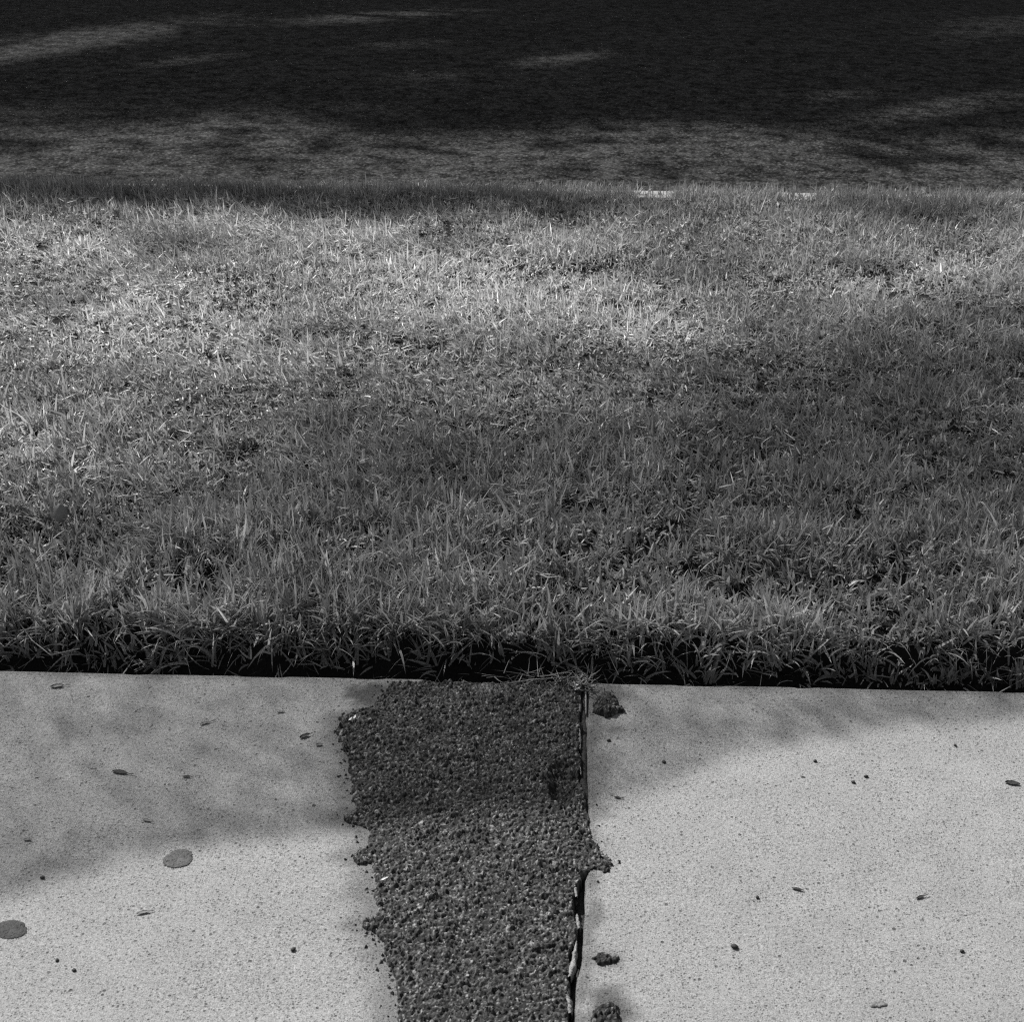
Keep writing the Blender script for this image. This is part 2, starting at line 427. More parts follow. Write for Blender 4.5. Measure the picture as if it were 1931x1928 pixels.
def poly_sd(x, y, P):
    """signed distance to a closed outline, positive inside"""
    best = np.full(x.shape, 9.0); ins = np.zeros(x.shape, bool)
    n = len(P)
    for i in range(n):
        a = P[i]; c = P[(i + 1) % n]; d = c - a
        t = np.clip(((x - a[0]) * d[0] + (y - a[1]) * d[1]) / max(1e-12, d @ d), 0, 1)
        best = np.minimum(best, np.hypot(x - a[0] - t * d[0], y - a[1] - t * d[1]))
        cr = ((a[1] > y) != (c[1] > y)) & (x < (c[0] - a[0]) * (y - a[1]) / (c[1] - a[1] + 1e-15) + a[0])
        ins ^= cr
    return np.where(ins, best, -best)
def asphalt_relief(x, y):
    """height (m) and tone of a coarse bound gravel"""
    wx = x + 0.004 * (vnoise(x, y, 0.012, 50) - 0.5); wy = y + 0.004 * (vnoise(x, y, 0.012, 51) - 0.5)
    h = 0.008 * (fbm(x, y, 0.06, 3, 52) - 0.5) + .0022 * (fbm(x, y, .009, 3, 53) - .5)
    tone = np.full(x.shape, 0.020) * (0.7 + 0.6 * fbm(x, y, 0.08, 3, 57))
    for cell, amp, k, keep in ((0.0120, 0.0022, 1, .17), (0.0068, 0.0021, 2, .36), (0.0040, 0.0018, 3, .62), (0.0024, .0010, 4, .8)):
        d1, d2, r1, r2, ox, oy = worley(wx, wy, cell, k)
        fa = r1 * 97.0; tilt = 1 + 1.1 * (ox * np.cos(fa) + oy * np.sin(fa))
        rad = 0.38 + 0.22 * r2
        dome = np.clip(1.6 * np.sqrt(np.clip(1 - (d1 / rad) ** 2, 0, 1)), 0, 1) * (r1 < keep)
        dome = dome * (0.8 + 0.4 * vnoise(x, y, cell * .45, 58 + k))
        hs = amp * dome * tilt * (0.5 + 0.9 * r2)
        on = dome > 0.15
        rr = (r1 / keep)
        st = 0.010 + 0.118 * ((r1 * 53.7 + r2 * 31.1) % 1.0) ** 1.7 + np.where(rr > 0.94, 0.27, 0) + np.where((rr > 0.84) & (rr <= 0.94), 0.08, 0)
        tone = np.where(on & (hs > 0.0006), st * (0.75 + 0.25 * dome), tone)
        h = h + hs
    px, py = to_photo(x, y)
    dip = 1 - sstep(.5, 1.1, np.hypot((px - 1062) / 30, (py - 1478) / 42) + .7 * (fbm(x, y, .02, 3, 59) - .5))
    h = h - 0.016 * dip
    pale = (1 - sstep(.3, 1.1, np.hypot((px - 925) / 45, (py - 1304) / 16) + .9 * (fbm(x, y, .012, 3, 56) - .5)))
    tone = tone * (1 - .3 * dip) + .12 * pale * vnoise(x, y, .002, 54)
    return h, tone
def height_patch(name, P, step, top, edge_w, parent, floor=-0.05, seed=0, label=None, cat=None, crown=0.0, group=None, tone_k=1.0):
    pad = 0.02
    x0, y0 = P.min(0) - pad; x1, y1 = P.max(0) + pad
    nx = int((x1 - x0) / step); ny = int((y1 - y0) / step)
    X, Y = np.meshgrid(np.linspace(x0, x1, nx), np.linspace(y0, y1, ny))
    sd = poly_sd(X, Y, P) + 0.013 * (fbm(X, Y, 0.018, 5, 60 + seed) - 0.5)
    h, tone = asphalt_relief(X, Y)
    up = sstep(-edge_w * 0.2, edge_w, sd)
    Z = floor + (top - floor + crown * sstep(0, 0.06, sd)) * up + h * sstep(0, 0.008, sd)
    keep = (sd > -0.012)
    q = grid_quads(ny, nx); kf = keep.ravel()
    q = q[kf[q].any(1)]
    used = np.unique(q); remap = -np.ones(nx * ny, int); remap[used] = np.arange(len(used))
    V = np.stack([X, Y, Z], -1).reshape(-1, 3)[used]
    c = V[:, :].mean(0); c[2] = 0
    loc = (float(c[0]), float(c[1]), 0.0)
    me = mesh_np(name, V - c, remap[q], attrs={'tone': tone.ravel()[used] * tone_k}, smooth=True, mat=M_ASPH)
    return link(name, me, parent, label=label, cat=cat, group=group, loc=loc)
OUT = np.concatenate([LW, RW[::-1]])
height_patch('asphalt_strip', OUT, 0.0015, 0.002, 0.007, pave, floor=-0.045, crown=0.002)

def px_poly(pts): p = np.array(pts, float); return at(p[:, 0], p[:, 1])
def ell(cx, cy, rx, ry, n=18, jit=0.12, seed=0, tilt=0):
    r = np.random.default_rng(seed); a = np.arange(n) / n * 2 * math.pi
    k = 1 + jit * (r.random(n) * 2 - 1) + .7 * jit * np.sin(3 * a + seed) + .4 * jit * np.sin(5 * a + 2 * seed)
    u, v = rx * k * np.cos(a), ry * k * np.sin(a); t = math.radians(tilt)
    return px_poly(np.stack([cx + u * math.cos(t) - v * math.sin(t), cy + u * math.sin(t) + v * math.cos(t)], -1))
height_patch('asphalt_lump', px_poly([[1113, 1346], [1112, 1325], [1128, 1310], [1150, 1305], [1165, 1318], [1172, 1332], [1188, 1344], [1165, 1350], [1142, 1356]]), 0.0014, 0.007, 0.010, None,
             floor=-0.01, seed=3, tone_k=.62, label='three-cornered lump of spilled asphalt on the right slab near the lawn', cat='asphalt lump', group='spilled asphalt lumps on the right slab')
height_patch('asphalt_lump', ell(1141, 1811, 32, 14, seed=2), 0.0014, 0.002, 0.009, None, floor=-0.01, seed=4, tone_k=.55,
             label='small oval lump of spilled asphalt with pale stones, alone beside the open crack', cat='asphalt lump', group='spilled asphalt lumps on the right slab')
height_patch('asphalt_lump', px_poly([[1100, 1935], [1108, 1905], [1128, 1890], [1155, 1886], [1172, 1900], [1178, 1940], [1140, 1960]]), 0.0014, 0.004, 0.010, None, floor=-0.01, seed=5, tone_k=.62,
             label='asphalt spill at the bottom edge of the picture beside the crack', cat='asphalt lump', group='spilled asphalt lumps on the right slab')

# loose crumbs broken off the strip's edges
cr = np.random.default_rng(31); V, T, TN = [], [], []
tet = np.array([[1, 0, -.4], [-.5, .87, -.4], [-.5, -.87, -.4], [0, 0, .8]]); tf = np.array([[0, 1, 3], [1, 2, 3], [2, 0, 3], [0, 2, 1]])
k = 0
for side, P, cnt in ((-1, LW, 130), (1, RW, 120)):
    for q in range(cnt):
        yy = cr.uniform(P[:, 1].min(), P[:, 1].max()); xx = interp_xy(P, yy) + side * (abs(cr.normal(0, .011)) - .008)
        if side > 0 and abs(xx - joint_x(np.array(yy))) < .012: continue
        a = cr.uniform(.0008, .0034); M = np.array(Matrix.Rotation(cr.uniform(0, 6.28), 3, 'Z') @ Matrix.Rotation(cr.uniform(-.5, .5), 3, 'X'))
        V.append((tet * cr.uniform(.7, 1.3, (4, 1)) * a) @ M.T + [xx, yy, a * .4]); T.append(tf + k); k += 4; TN += [cr.choice([.02, .04, .07, .16])] * 4
link('asphalt_crumbs', mesh_np('asphalt_crumbs', np.concatenate(V), None, np.concatenate(T), {'tone': TN}, mat=M_ASPH), kind='stuff', label='loose dark crumbs along the edges of the asphalt strip', cat='crumbs')

# pale mortar left along the joint
def ribbon(name, pts, w, z, mat, parent, hh=0.0035, seed=0):
    P = px_poly(pts); n = 40
    t = np.linspace(0, 1, n); s = np.linspace(0, 1, len(P))
    cx = np.interp(t, s, P[:, 0]); cy = np.interp(t, s, P[:, 1])
    ww = np.interp(t, np.linspace(0, 1, len(w)), w) * (0.55 + 0.9 * vnoise(t, 0 * t, 0.028, seed + 70))
    V = []
    for (a, dz) in ((-0.5, -0.02), (-0.45, 0.4), (-0.1, 1), (0.3, 0.8), (0.5, -0.3), (0.5, -3)):
        V.append(np.stack([cx + a * ww, cy, z + dz * hh * (0.6 + 0.8 * vnoise(t, 0 * t + a, 0.08, seed + 3))], -1))
    V = np.stack(V)
    return link(name, mesh_np(name, V.reshape(-1, 3), grid_quads(6, n), smooth=True, mat=mat), parent)
ribbon('joint_dirt', [[1104, 1286], [1101, 1340], [1101, 1420], [1103, 1500], [1108, 1560]], [.016, .017, .016, .017, .016], -.011, M_DIRT, pave, hh=.008, seed=9)
ribbon('joint_dirt', [[1100, 1560], [1096, 1640], [1096, 1720], [1094, 1800], [1084, 1880], [1082, 1960]], [.012, .018, .02, .018, .02, .02], -.024, M_DIRT, pave, hh=.010, seed=10)
ribbon('mortar_sliver', [[1093, 1312], [1093, 1330], [1092, 1345]], [0.0036, 0.0060, 0.0042], 0.000, M_MORT, pave, seed=1)
ribbon('mortar_sliver', [[1104, 1300], [1105, 1320], [1105, 1350]], [0.0024, 0.0036, 0.0018], 0.001, M_MORT, pave, seed=2, hh=.004)
ribbon('mortar_sliver', [[1091, 1365], [1093, 1390], [1094, 1415]], [0.0030, 0.0048, 0.0024], 0.000, M_MORT, pave, seed=3)
ribbon('mortar_sliver', [[1090, 1420], [1092, 1440], [1096, 1462]], [0.0024, 0.0054, 0.0018], -0.001, M_MORT, pave, seed=4)
ribbon('mortar_sliver', [[1082, 1668], [1085, 1680], [1087, 1694]], [.002, .005, .003], 0.0, M_MORT, pave, seed=5)
ribbon('mortar_sliver', [[1088, 1728], [1090, 1742], [1092, 1754]], [.003, .006, .003], 0.0, M_MORT, pave, seed=8)
ribbon('mortar_sliver', [[1087, 1780], [1084, 1800], [1080, 1825], [1074, 1846]], [0.0018, 0.0060, 0.0084, 0.0036], 0.001, M_MORT, pave, seed=6)
ribbon('mortar_sliver', [[1066, 1872], [1072, 1890], [1074, 1912]], [0.0072, 0.0096, 0.0060], -0.002, M_MORT, pave, seed=7)

# ------------------------------------------------------------------ grass
def blades(bx, by, bz, az, L, W, lean, curl, roll, levels):
    """bent tapering blades; returns vertices (n, 2*levels-1, 3) and face index templates"""
    n = len(bx)
    seg = levels - 1
    ca, sa = np.cos(az), np.sin(az)
    # side vector, twisted a little about the blade's axis
    V = np.zeros((n, 2 * seg + 1, 3), np.float32)
    cx = np.zeros(n); cz = np.zeros(n)
    prof = {2: [1.0, .85], 3: [.8, 1.0, .62], 4: [.7, 1.0, .85, .5]}[seg]
    for i in range(seg + 1):
        t = i / seg
        th = lean + curl * t
        if i:
            cx = cx + np.sin(th) * L / seg; cz = cz + np.cos(th) * L / seg
        px = bx + ca * cx; py = by + sa * cx; pz = bz + cz
        if i == seg:
            V[:, 2 * seg] = np.stack([px, py, pz], -1)
        else:
            w = W * prof[i] * 0.5
            rx = -sa * np.cos(roll) - ca * np.cos(th) * np.sin(roll)
            ry = ca * np.cos(roll) - sa * np.cos(th) * np.sin(roll)
            rz = np.sin(th) * np.sin(roll)
            V[:, 2 * i] = np.stack([px - rx * w, py - ry * w, pz - rz * w], -1)
            V[:, 2 * i + 1] = np.stack([px + rx * w, py + ry * w, pz + rz * w], -1)
    q = [[2 * i, 2 * i + 1, 2 * i + 3, 2 * i + 2] for i in range(seg - 1)]
    t = [[2 * seg - 2, 2 * seg - 1, 2 * seg]]
    return V, q, t
def assemble(parts):
    Vs, Q, T, A = [], [], [], []; off = 0
    for (V, q, t, tone) in parts:
        n, k, _ = V.shape
        Vs.append(V.reshape(-1, 3)); A.append(np.repeat(tone, k))
        o = off + np.arange(n) * k
        if q: Q.append((o[:, None, None] + np.array(q)[None]).reshape(-1, 4))
        T.append((o[:, None, None] + np.array(t)[None]).reshape(-1, 3)); off += n * k
    return np.concatenate(Vs), (np.concatenate(Q) if Q else None), np.concatenate(T), np.concatenate(A)

def sow(xa, xb, d0, d1, dens):
    """random sprig spots between two distances from the pavement edge"""
    n = int((xb - xa) * (d1 - d0) * dens)
    x = rng.uniform(xa, xb, n); d = rng.uniform(d0, d1, n)
    return x, edge_y(x) + d, d
DEPTH = float(np.polyval(kk, 0) - np.polyval(ek, 0))
print('verge depth', DEPTH)
parts = []; straw_parts = []
ntri = 0
def lawn_zone(d0, d1, half, dens, levels, nb, Lr, Wr, straw=0.10):
    global ntri
    x, y, d = sow(-half, half, d0, d1, dens)
    ok = y < kerb_y(x) + 0.0
    # hollows and tufts
    f = fbm(x, y, 0.16, 3, 80)
    f2 = vnoise(x, y, 0.045, 81)
    front = sstep(0.02, 0.16, d)
    thin = sstep(.3, .9, d)
    p = sstep(0.16 - .06 * thin, 0.46 - .10 * thin, f * 0.55 + f2 * 0.45) * (0.70 + 0.30 * front)
    ok &= rng.random(len(x)) < p
    # the two places where the kerb shows
    kx, ky = to_photo(x, y)
    ok &= ~(((abs(kx - 1235) < 34) | (abs(kx - 1505) < 38)) & (kerb_y(x) - y < 0.14) & (rng.random(len(x)) < 0.9))
    x, y, d, f = x[ok], y[ok], d[ok], f[ok]
    z = soil_z(x, y) - 0.004
    m = len(x)
    # each sprig: a fan of blades round a short stem
    k = rng.integers(nb[0], nb[1] + 1, m)
    i = np.repeat(np.arange(m), k); n = len(i)
    saz = rng.uniform(0, 2 * math.pi, m)[i]
    az = saz + rng.normal(0, 1.1, n)
    tall = (0.62 + 0.75 * sstep(0.3, 0.7, f))[i]
    L = rng.uniform(Lr[0], Lr[1], n) * tall * rng.choice([0.6, 1.0, 1.25], n, p=[.3, .5, .2])
    W = rng.uniform(Wr[0], Wr[1], n)
    lean = np.abs(rng.normal(0.50, 0.38, n)); curl = rng.normal(0.55, 0.6, n)
    bx = x[i] + rng.normal(0, 0.006, n); by = y[i] + rng.normal(0, 0.006, n)
    up = rng.uniform(0, 0.022, n)
    # mown lean: the whole lawn bends a little to the left, more so further out
    fl = 0.06 + 0.60 * sstep(.4, 1.4, d)[i] * vnoise(x, y, 0.4, 83)[i] + .25 * (vnoise(x, y, .12, 85)[i] - .5)
    vx = np.cos(az) * np.sin(lean) - fl; vy = np.sin(az) * np.sin(lean) - 0.05
    az = np.arctan2(vy, vx); lean = np.arcsin(np.clip(np.hypot(vx, vy), 0, 0.97))
    tone = (0.20 + 0.20 * rng.random(n)) * (0.82 + 0.36 * vnoise(x, y, 0.5, 84)[i])
    old = rng.random(n)
    tone = np.where(old < 0.06, tone * 1.7, tone)
    qx, qy = kx[ok][i], ky[ok][i]
    dry_sun_map = .55 + .9 * sstep(.42, .68, fbm(x, y, .22, 3, 88))[i]
    for (cx, cy, rx, ry) in ((880, 560, 480, 95), (330, 620, 420, 110), (700, 450, 500, 40), (1230, 640, 190, 60), (1700, 540, 260, 60), (150, 480, 200, 50), (200, 890, 90, 25), (60, 850, 120, 60)):  # sunlight painted into the lawn's bright band: paler blades, more straw
        dry_sun_map = np.maximum(dry_sun_map, 2.3 * blob(qx, qy, cx, cy, rx, ry, 3, .7))
    dry = old > 1 - np.minimum(straw * dry_sun_map, .55)
    tone = tone * (1.06 + .42 * np.clip(dry_sun_map - .8, 0, 1.5))
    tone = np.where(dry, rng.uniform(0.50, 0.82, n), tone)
    L = np.where(dry, L * 0.55, L); W = np.where(dry, W * 0.8, W); lean = np.where(dry, rng.uniform(0.7, 1.6, n), lean)
    up = np.where(dry, rng.uniform(0.0, 0.02, n) + 0.35 * L * 0, up)
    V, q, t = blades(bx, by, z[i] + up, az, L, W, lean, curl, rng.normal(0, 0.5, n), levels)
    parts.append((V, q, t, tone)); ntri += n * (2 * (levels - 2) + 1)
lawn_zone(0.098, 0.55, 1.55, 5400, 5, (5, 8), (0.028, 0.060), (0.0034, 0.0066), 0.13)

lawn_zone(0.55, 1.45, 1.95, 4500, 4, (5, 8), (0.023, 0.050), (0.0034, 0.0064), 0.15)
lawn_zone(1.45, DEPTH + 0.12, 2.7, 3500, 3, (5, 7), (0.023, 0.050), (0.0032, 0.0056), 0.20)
# long unmown fringe over the kerb
n = 26000
x = rng.uniform(-2.8, 2.8, n); y = kerb_y(x) - 0.01 + rng.uniform(-.11, .07, n)
kx, ky = to_photo(x, y)
gap = ((abs(kx - 1235) < 34) | (abs(kx - 1505) < 38))
ok = ~(gap & (rng.random(n) < .78)) & (rng.random(n) < sstep(.05, .4, vnoise(x, y, .07, 87)))
x, y = x[ok], y[ok]; n = len(x)
V, q, t = blades(x, y, np.full(n, .0), rng.uniform(0, 6.28, n), rng.uniform(.035, .085, n), rng.uniform(.003, .0055, n), np.abs(rng.normal(.25, .25, n)), rng.normal(.4, .5, n), rng.normal(0, .5, n), 4)
parts.append((V, q, t, np.where(rng.random(n) < .12, .4, rng.uniform(.20, .36, n))))
print('blades tris', ntri)
# long runners hanging over the trench
n = 420
x = rng.uniform(-1.5, 1.5, n); d = rng.uniform(0.085, 0.16, n); y = edge_y(x) + d
az = rng.normal(-math.pi / 2, 0.9, n)
V, q, t = blades(x, y, soil_z(x, y) * 0 - 0.01 + rng.uniform(0, .02, n), az, rng.uniform(0.04, 0.10, n), rng.uniform(0.002, 0.004, n),
                 rng.uniform(0.3, 0.9, n), rng.uniform(0.4, 1.4, n), rng.normal(0, .5, n), 5)
parts.append((V, q, t, np.where(rng.random(n) < .2, .3, rng.uniform(0.16, 0.28, n))))
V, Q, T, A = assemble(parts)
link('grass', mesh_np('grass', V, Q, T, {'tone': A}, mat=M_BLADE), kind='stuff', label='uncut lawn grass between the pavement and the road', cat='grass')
# coarse grass further along the verge
parts = []
for s in (-1, 1):
    n = 26000
    x = s * rng.uniform(2.2, 7, n); y = edge_y(x) + rng.uniform(0.08, DEPTH, n)
    V, q, t = blades(x, y, np.full(n, -0.01), rng.uniform(0, 6.28, n), rng.uniform(.04, .08, n), rng.uniform(.006, .012, n), np.abs(rng.normal(.4, .3, n)), rng.normal(.5, .4, n), rng.normal(0, .5, n), 3)
    parts.append((V, q, t, rng.uniform(.1, .16, n)))
V, Q, T, A = assemble(parts)
link('verge_grass', mesh_np('verge_grass', V, Q, T, {'tone': A}, mat=M_BLADE), kind='stuff', label='lawn grass further along the verge', cat='grass')

# ------------------------------------------------------------------ straw: clippings in the lawn, in the trench and on the slab edge
def straws(x, y, z, L, W, tone, tilt=0.12, curl=0.25):
    n = len(x)
    return blades(x, y, z, rng.uniform(0, 6.28, n), L, W, math.pi / 2 - np.abs(rng.normal(0, tilt, n)), rng.normal(0, curl, n), rng.normal(0, .4, n), 4) + (tone,)
sp = []
n = 16000
x = rng.uniform(-2.4, 2.4, n); d = rng.uniform(0.12, DEPTH, n) ; y = edge_y(x) + d
ok = rng.random(n) < sstep(0.42, 0.72, fbm(x, y, 0.2, 3, 90)) * 1.0
x, y = x[ok], y[ok]; n = len(x)
sp.append(straws(x, y, lawn_z(x, y) + rng.uniform(0.018, 0.045, n), rng.uniform(.012, .045, n), rng.uniform(.0016, .0034, n), rng.uniform(.45, .72, n), 0.3))
n = 520
x = rng.uniform(-1.4, 1.4, n); y = edge_y(x) + rng.uniform(0.004, 0.13, n)
sp.append(straws(x, y, soil_z(x, y) + rng.uniform(.006, .03, n), rng.uniform(.008, .05, n), rng.uniform(.001, .0026, n), rng.uniform(.10, .32, n), 0.3, .5))
V, Q, T, A = assemble(sp)
link('straw_clippings', mesh_np('straw_clippings', V, Q, T, {'tone': A}, mat=M_STRAW), kind='stuff', label='pale dry clippings strewn in the lawn and along its edge', cat='straw')
sp = []
c = at(1092, 1296)
n = 95
x = c[0] + rng.normal(0, .014, n); y = c[1] + rng.normal(0, .012, n)
sp.append(straws(x, y, 0.002 + rng.uniform(0, .014, n), rng.uniform(.008, .035, n), rng.uniform(.0012, .003, n), rng.choice([.08, .14, .22, .34], n), 0.35, .6))
c = at(1010, 1287); n = 46
x = c[0] + rng.normal(0, .05, n); y = edge_y(x) - 0.004 + rng.normal(0, .008, n)
sp.append(straws(x, y, 0.004 + rng.uniform(0, .006, n), rng.uniform(.02, .07, n), rng.uniform(.0012, .002, n), rng.choice([.08, .14, .2], n), 0.1, .5))
V, Q, T, A = assemble(sp)
link('straw_litter', mesh_np('straw_litter', V, Q, T, {'tone': A}, mat=M_STRAW), kind='stuff', label='tangle of straw and leaf bits at the lawn end of the joint', cat='straw')

# ------------------------------------------------------------------ small things lying on the pavement and in the grass
def leaf_mesh(name, L, W, mat, curl=0.25, lobes=0, stalk=0.0, seed=0, thick=0.0006, lift=0.0):
    """a leaf lying along X: curled blade of real thickness, midrib fold and a stalk"""
    r = np.random.default_rng(seed); n = 13; m = 5
    t = np.linspace(0, 1, n); w = np.sin(math.pi * np.clip(t, .02, .98) ** 0.85) ** 0.8
    if lobes: w = w * (1 - 0.35 * np.abs(np.sin(lobes * math.pi * t)))
    w = w * (0.85 + .3 * r.random(n)) * W * 0.5
    v = np.linspace(-1, 1, m)
    X = ((t - .5) * L)[:, None] + 0 * v[None]; Y = w[:, None] * v[None] + (0.08 * L * np.sin(2.2 * t))[:, None]
    Z = lift + .45 * curl * W * (np.abs(v)[None] ** 1.5) * (.3 + r.random()) + curl * .22 * L * ((t - .3) ** 2)[:, None] + 0.0008 * r.random((n, m))
    Z = Z - Z.min() + .0002
    top = np.stack([X, Y, Z + thick], -1).reshape(-1, 3); bot = np.stack([X, Y, Z], -1).reshape(-1, 3)
    q = grid_quads(n, m); N = n * m
    V = np.concatenate([top, bot]); Q = [q, q[:, ::-1] + N]
    ring = list(range(m)) + [i * m + m - 1 for i in range(1, n)] + [(n - 1) * m + j for j in range(m - 2, -1, -1)] + [i * m for i in range(n - 2, 0, -1)]
    ring = np.array(ring); nx = np.roll(ring, -1)
    Q.append(np.stack([ring, nx, nx + N, ring + N], -1))
    if stalk:
        a = np.arange(5); k0 = len(V); sv = []
        for i in range(4):
            s = i / 3
            for (dy, dz) in ((0, 1), (.87, -.5), (-.87, -.5)):
                sv.append([L * .5 + s * stalk, dy * .0006 + .08 * L * .8 + .15 * stalk * s * s, Z[-1, 2] + .0006 + dz * .0006])
        V = np.concatenate([V, np.array(sv)])
        for i in range(3):
            for j in range(3):
                Q.append(np.array([[k0 + i * 3 + j, k0 + i * 3 + (j + 1) % 3, k0 + i * 3 + 3 + (j + 1) % 3, k0 + i * 3 + 3 + j]]))
    return mesh_np(name, V, np.concatenate(Q), smooth=True, mat=mat)
def pebble_mesh(name, a, b, c, mat, seed=0):
    r = np.random.default_rng(seed); n, m = 7, 12
    th = np.linspace(0.0, math.pi, n)[:, None]; ph = (np.arange(m) / m * 2 * math.pi)[None]
    k = 1 + .18 * (r.random((n, m)) - .5); k[0] = k[0, 0]; k[-1] = k[-1, 0]
    V = np.stack([a * k * np.sin(th) * np.cos(ph), b * k * np.sin(th) * np.sin(ph), c * k * np.cos(th) + c * .8 + 0 * ph], -1).reshape(-1, 3)
    q = [[i * m + j, (i + 1) * m + j, (i + 1) * m + (j + 1) % m, i * m + (j + 1) % m] for i in range(n - 1) for j in range(m)]
    return mesh_np(name, V, q, smooth=True, mat=mat)
def disc_mesh(name, P, h, mat, seed=0):
    r = np.random.default_rng(seed); c = P.mean(0); n = len(P)
    V = []
    for k, z in ((1.0, -0.001), (0.985, h * .5), (.93, h), (.5, h * 1.1)):
        V += [[(p[0] - c[0]) * k, (p[1] - c[1]) * k, z + (r.random() * .15 * h if k < .95 else 0)] for p in P]
    V.append([0, 0, h * 1.15])
    q = [[i * n + j, i * n + (j + 1) % n, (i + 1) * n + (j + 1) % n, (i + 1) * n + j] for i in range(3) for j in range(n)]
    t = [[3 * n + j, 3 * n + (j + 1) % n, 4 * n] for j in range(n)]
    return mesh_np(name, V, q, t, smooth=True, mat=mat), (c[0], c[1], 0.0005)
def gum(P, mat, label, seed, h=0.0006):
    me, loc = disc_mesh('gum_spot', P, h, mat, seed)
    link('gum_spot', me, label=label, cat='gum spot', group='gum spots trodden onto the slabs', loc=loc)
gum(ell(336, 1621, 29, 17, 110, .05, 11, -14), M_GUM, 'grey oval gum spot in the middle of the left slab', 1)
gum(ell(20, 1755, 32, 18, 110, .045, 12, -5), M_GUMD, 'dark gum spot cut by the left edge of the picture', 2)
gum(ell(1655, 1895, 15, 7, 24, .15, 13), M_GUMP, 'faint worn gum spot near the bottom of the right slab', 3, .001)

def put(name, me, px, py, rot, label, cat, group=None, z=0.0006):
    p = at(px, py)
    o = link(name, me, label=label, cat=cat, group=group, loc=(float(p[0]), float(p[1]), z)); o.rotation_euler[2] = math.radians(rot); return o
GL = 'dry leaves fallen on the slabs'
for (px, py, L, W, rot, mat, stalk, curl, lab) in [
    (226, 1459, .030, .013, -18, M_LEAFD, .010, .5, 'black shrivelled leaf with a stalk, largest leaf on the left slab'),
    (108, 1297, .026, .014, 5, M_LEAFM, .010, .6, 'curled grey leaf at the top left corner of the left slab'),
    (387, 1366, .020, .008, 25, M_LEAFM, .010, .5, 'thin leaf fragment with upturned tail near the lawn side of the left slab'),
    (575, 1391, .020, .013, 30, M_LEAFD, .006, 1.0, 'ring-shaped curled dark leaf closest to the left of the asphalt strip'),
    (602, 1407, .013, .010, 0, M_LEAFM, 0, .3, 'small round grey leaf just below the ring-shaped curled leaf'),
    (352, 1467, .015, .006, -5, M_LEAFD, .004, .4, 'slim dark leaf right of the black shrivelled leaf'),
    (277, 1550, .016, .007, -25, M_LEAFM, .006, .4, 'pointed grey leaf above the oval gum spot'),
    (271, 1724, .022, .007, 14, M_LEAFM, .004, .4, 'narrow grey leaf below the oval gum spot'),
    (52, 1586, .014, .007, -5, M_LEAFM, 0, .4, 'small grey leaf near the left picture edge above the dark gum spot'),
    (530, 1345, .015, .006, 4, M_LEAFM, 0, .4, 'flat grey leaf on the left slab between the lawn and the ring-shaped leaf'),
    (1504, 1680, .020, .006, -22, M_LEAFD, 0, .4, 'dark slanting leaf sliver in the middle of the right slab'),
    (1736, 1695, .018, .006, 18, M_LEAFD, .006, .9, 'hooked dark leaf right of the middle of the right slab'),
    (1909, 1480, .026, .014, -20, M_LEAFD, 0, .6, 'dark leaf at the right edge of the picture'),
    (1165, 1507, .013, .006, -20, M_LEAFD, .004, .5, 'small dark leaf on the right slab just beside the asphalt strip'),
]:
    s = int(px + py)
    put('dry_leaf', leaf_mesh('dry_leaf', L * .85, W * .72, mat, curl * .6, 0, stalk, s), px, py, rot, lab, 'leaf', GL)
GP = 'dark pebbles on the slabs'
for i, (px, py, a, lab) in enumerate([
    (80, 1657, .0042, 'round black pebble on the left slab between the two gum spots'),
    (553, 1793, .0045, 'black pebble on the left slab near the bottom of the asphalt strip'),
    (1252, 1439, .0046, 'black pebble in the shade on the right slab, nearest the asphalt lump'),
    (1609, 1477, .0042, 'black pebble on the sunlit right slab, left one of a close pair'),
    (1633, 1466, .0044, 'black pebble on the sunlit right slab, right one of a close pair'),
    (1537, 1437, .0042, 'black pebble just below the shade line on the right slab'),
    (1801, 1407, .0036, 'small black pebble high on the right part of the right slab'),
    (1385, 1788, .0062, 'largest dark pebble, low on the right slab'),
    (1814, 1796, .0040, 'black pebble in the lower right corner of the right slab'),
    (1428, 1694, .0036, 'small black pebble left of the dark slanting sliver'),
    (108, 1813, .0036, 'small black pebble low on the left slab below the dark gum spot'),
    (140, 1832, .0038, 'small black pebble at the bottom left of the left slab'),
    (1148, 1398, .0042, 'black pebble below the three-cornered asphalt lump'),
]):
    put('pebble', pebble_mesh('pebble', a * .85, a * .65, a * .42, M_PEB, i), px, py, i * 47 % 180, lab, 'pebble', GP, 0.0)
# pale husks
for (px, py, rot, L, lab) in [(662, 1366, 60, .012, 'white husk on the left edge of the asphalt strip, left one of two'), (670, 1362, 75, .012, 'white husk on the left edge of the asphalt strip, right one of two'),
                              (1087, 1303, 40, .018, 'broad white husk in the straw at the head of the joint'), (1089, 1309, 35, .015, 'narrow white husk under the broad one at the head of the joint'),
                              (726, 1669, 30, .014, 'pale chip on the left edge of the strip beside the sunlit part')]:
    put('husk', leaf_mesh('husk', L, L * .32, M_PALE, .3, 0, 0, int(px)), px, py, rot, lab, 'husk', 'pale husks on the strip', 0.009)
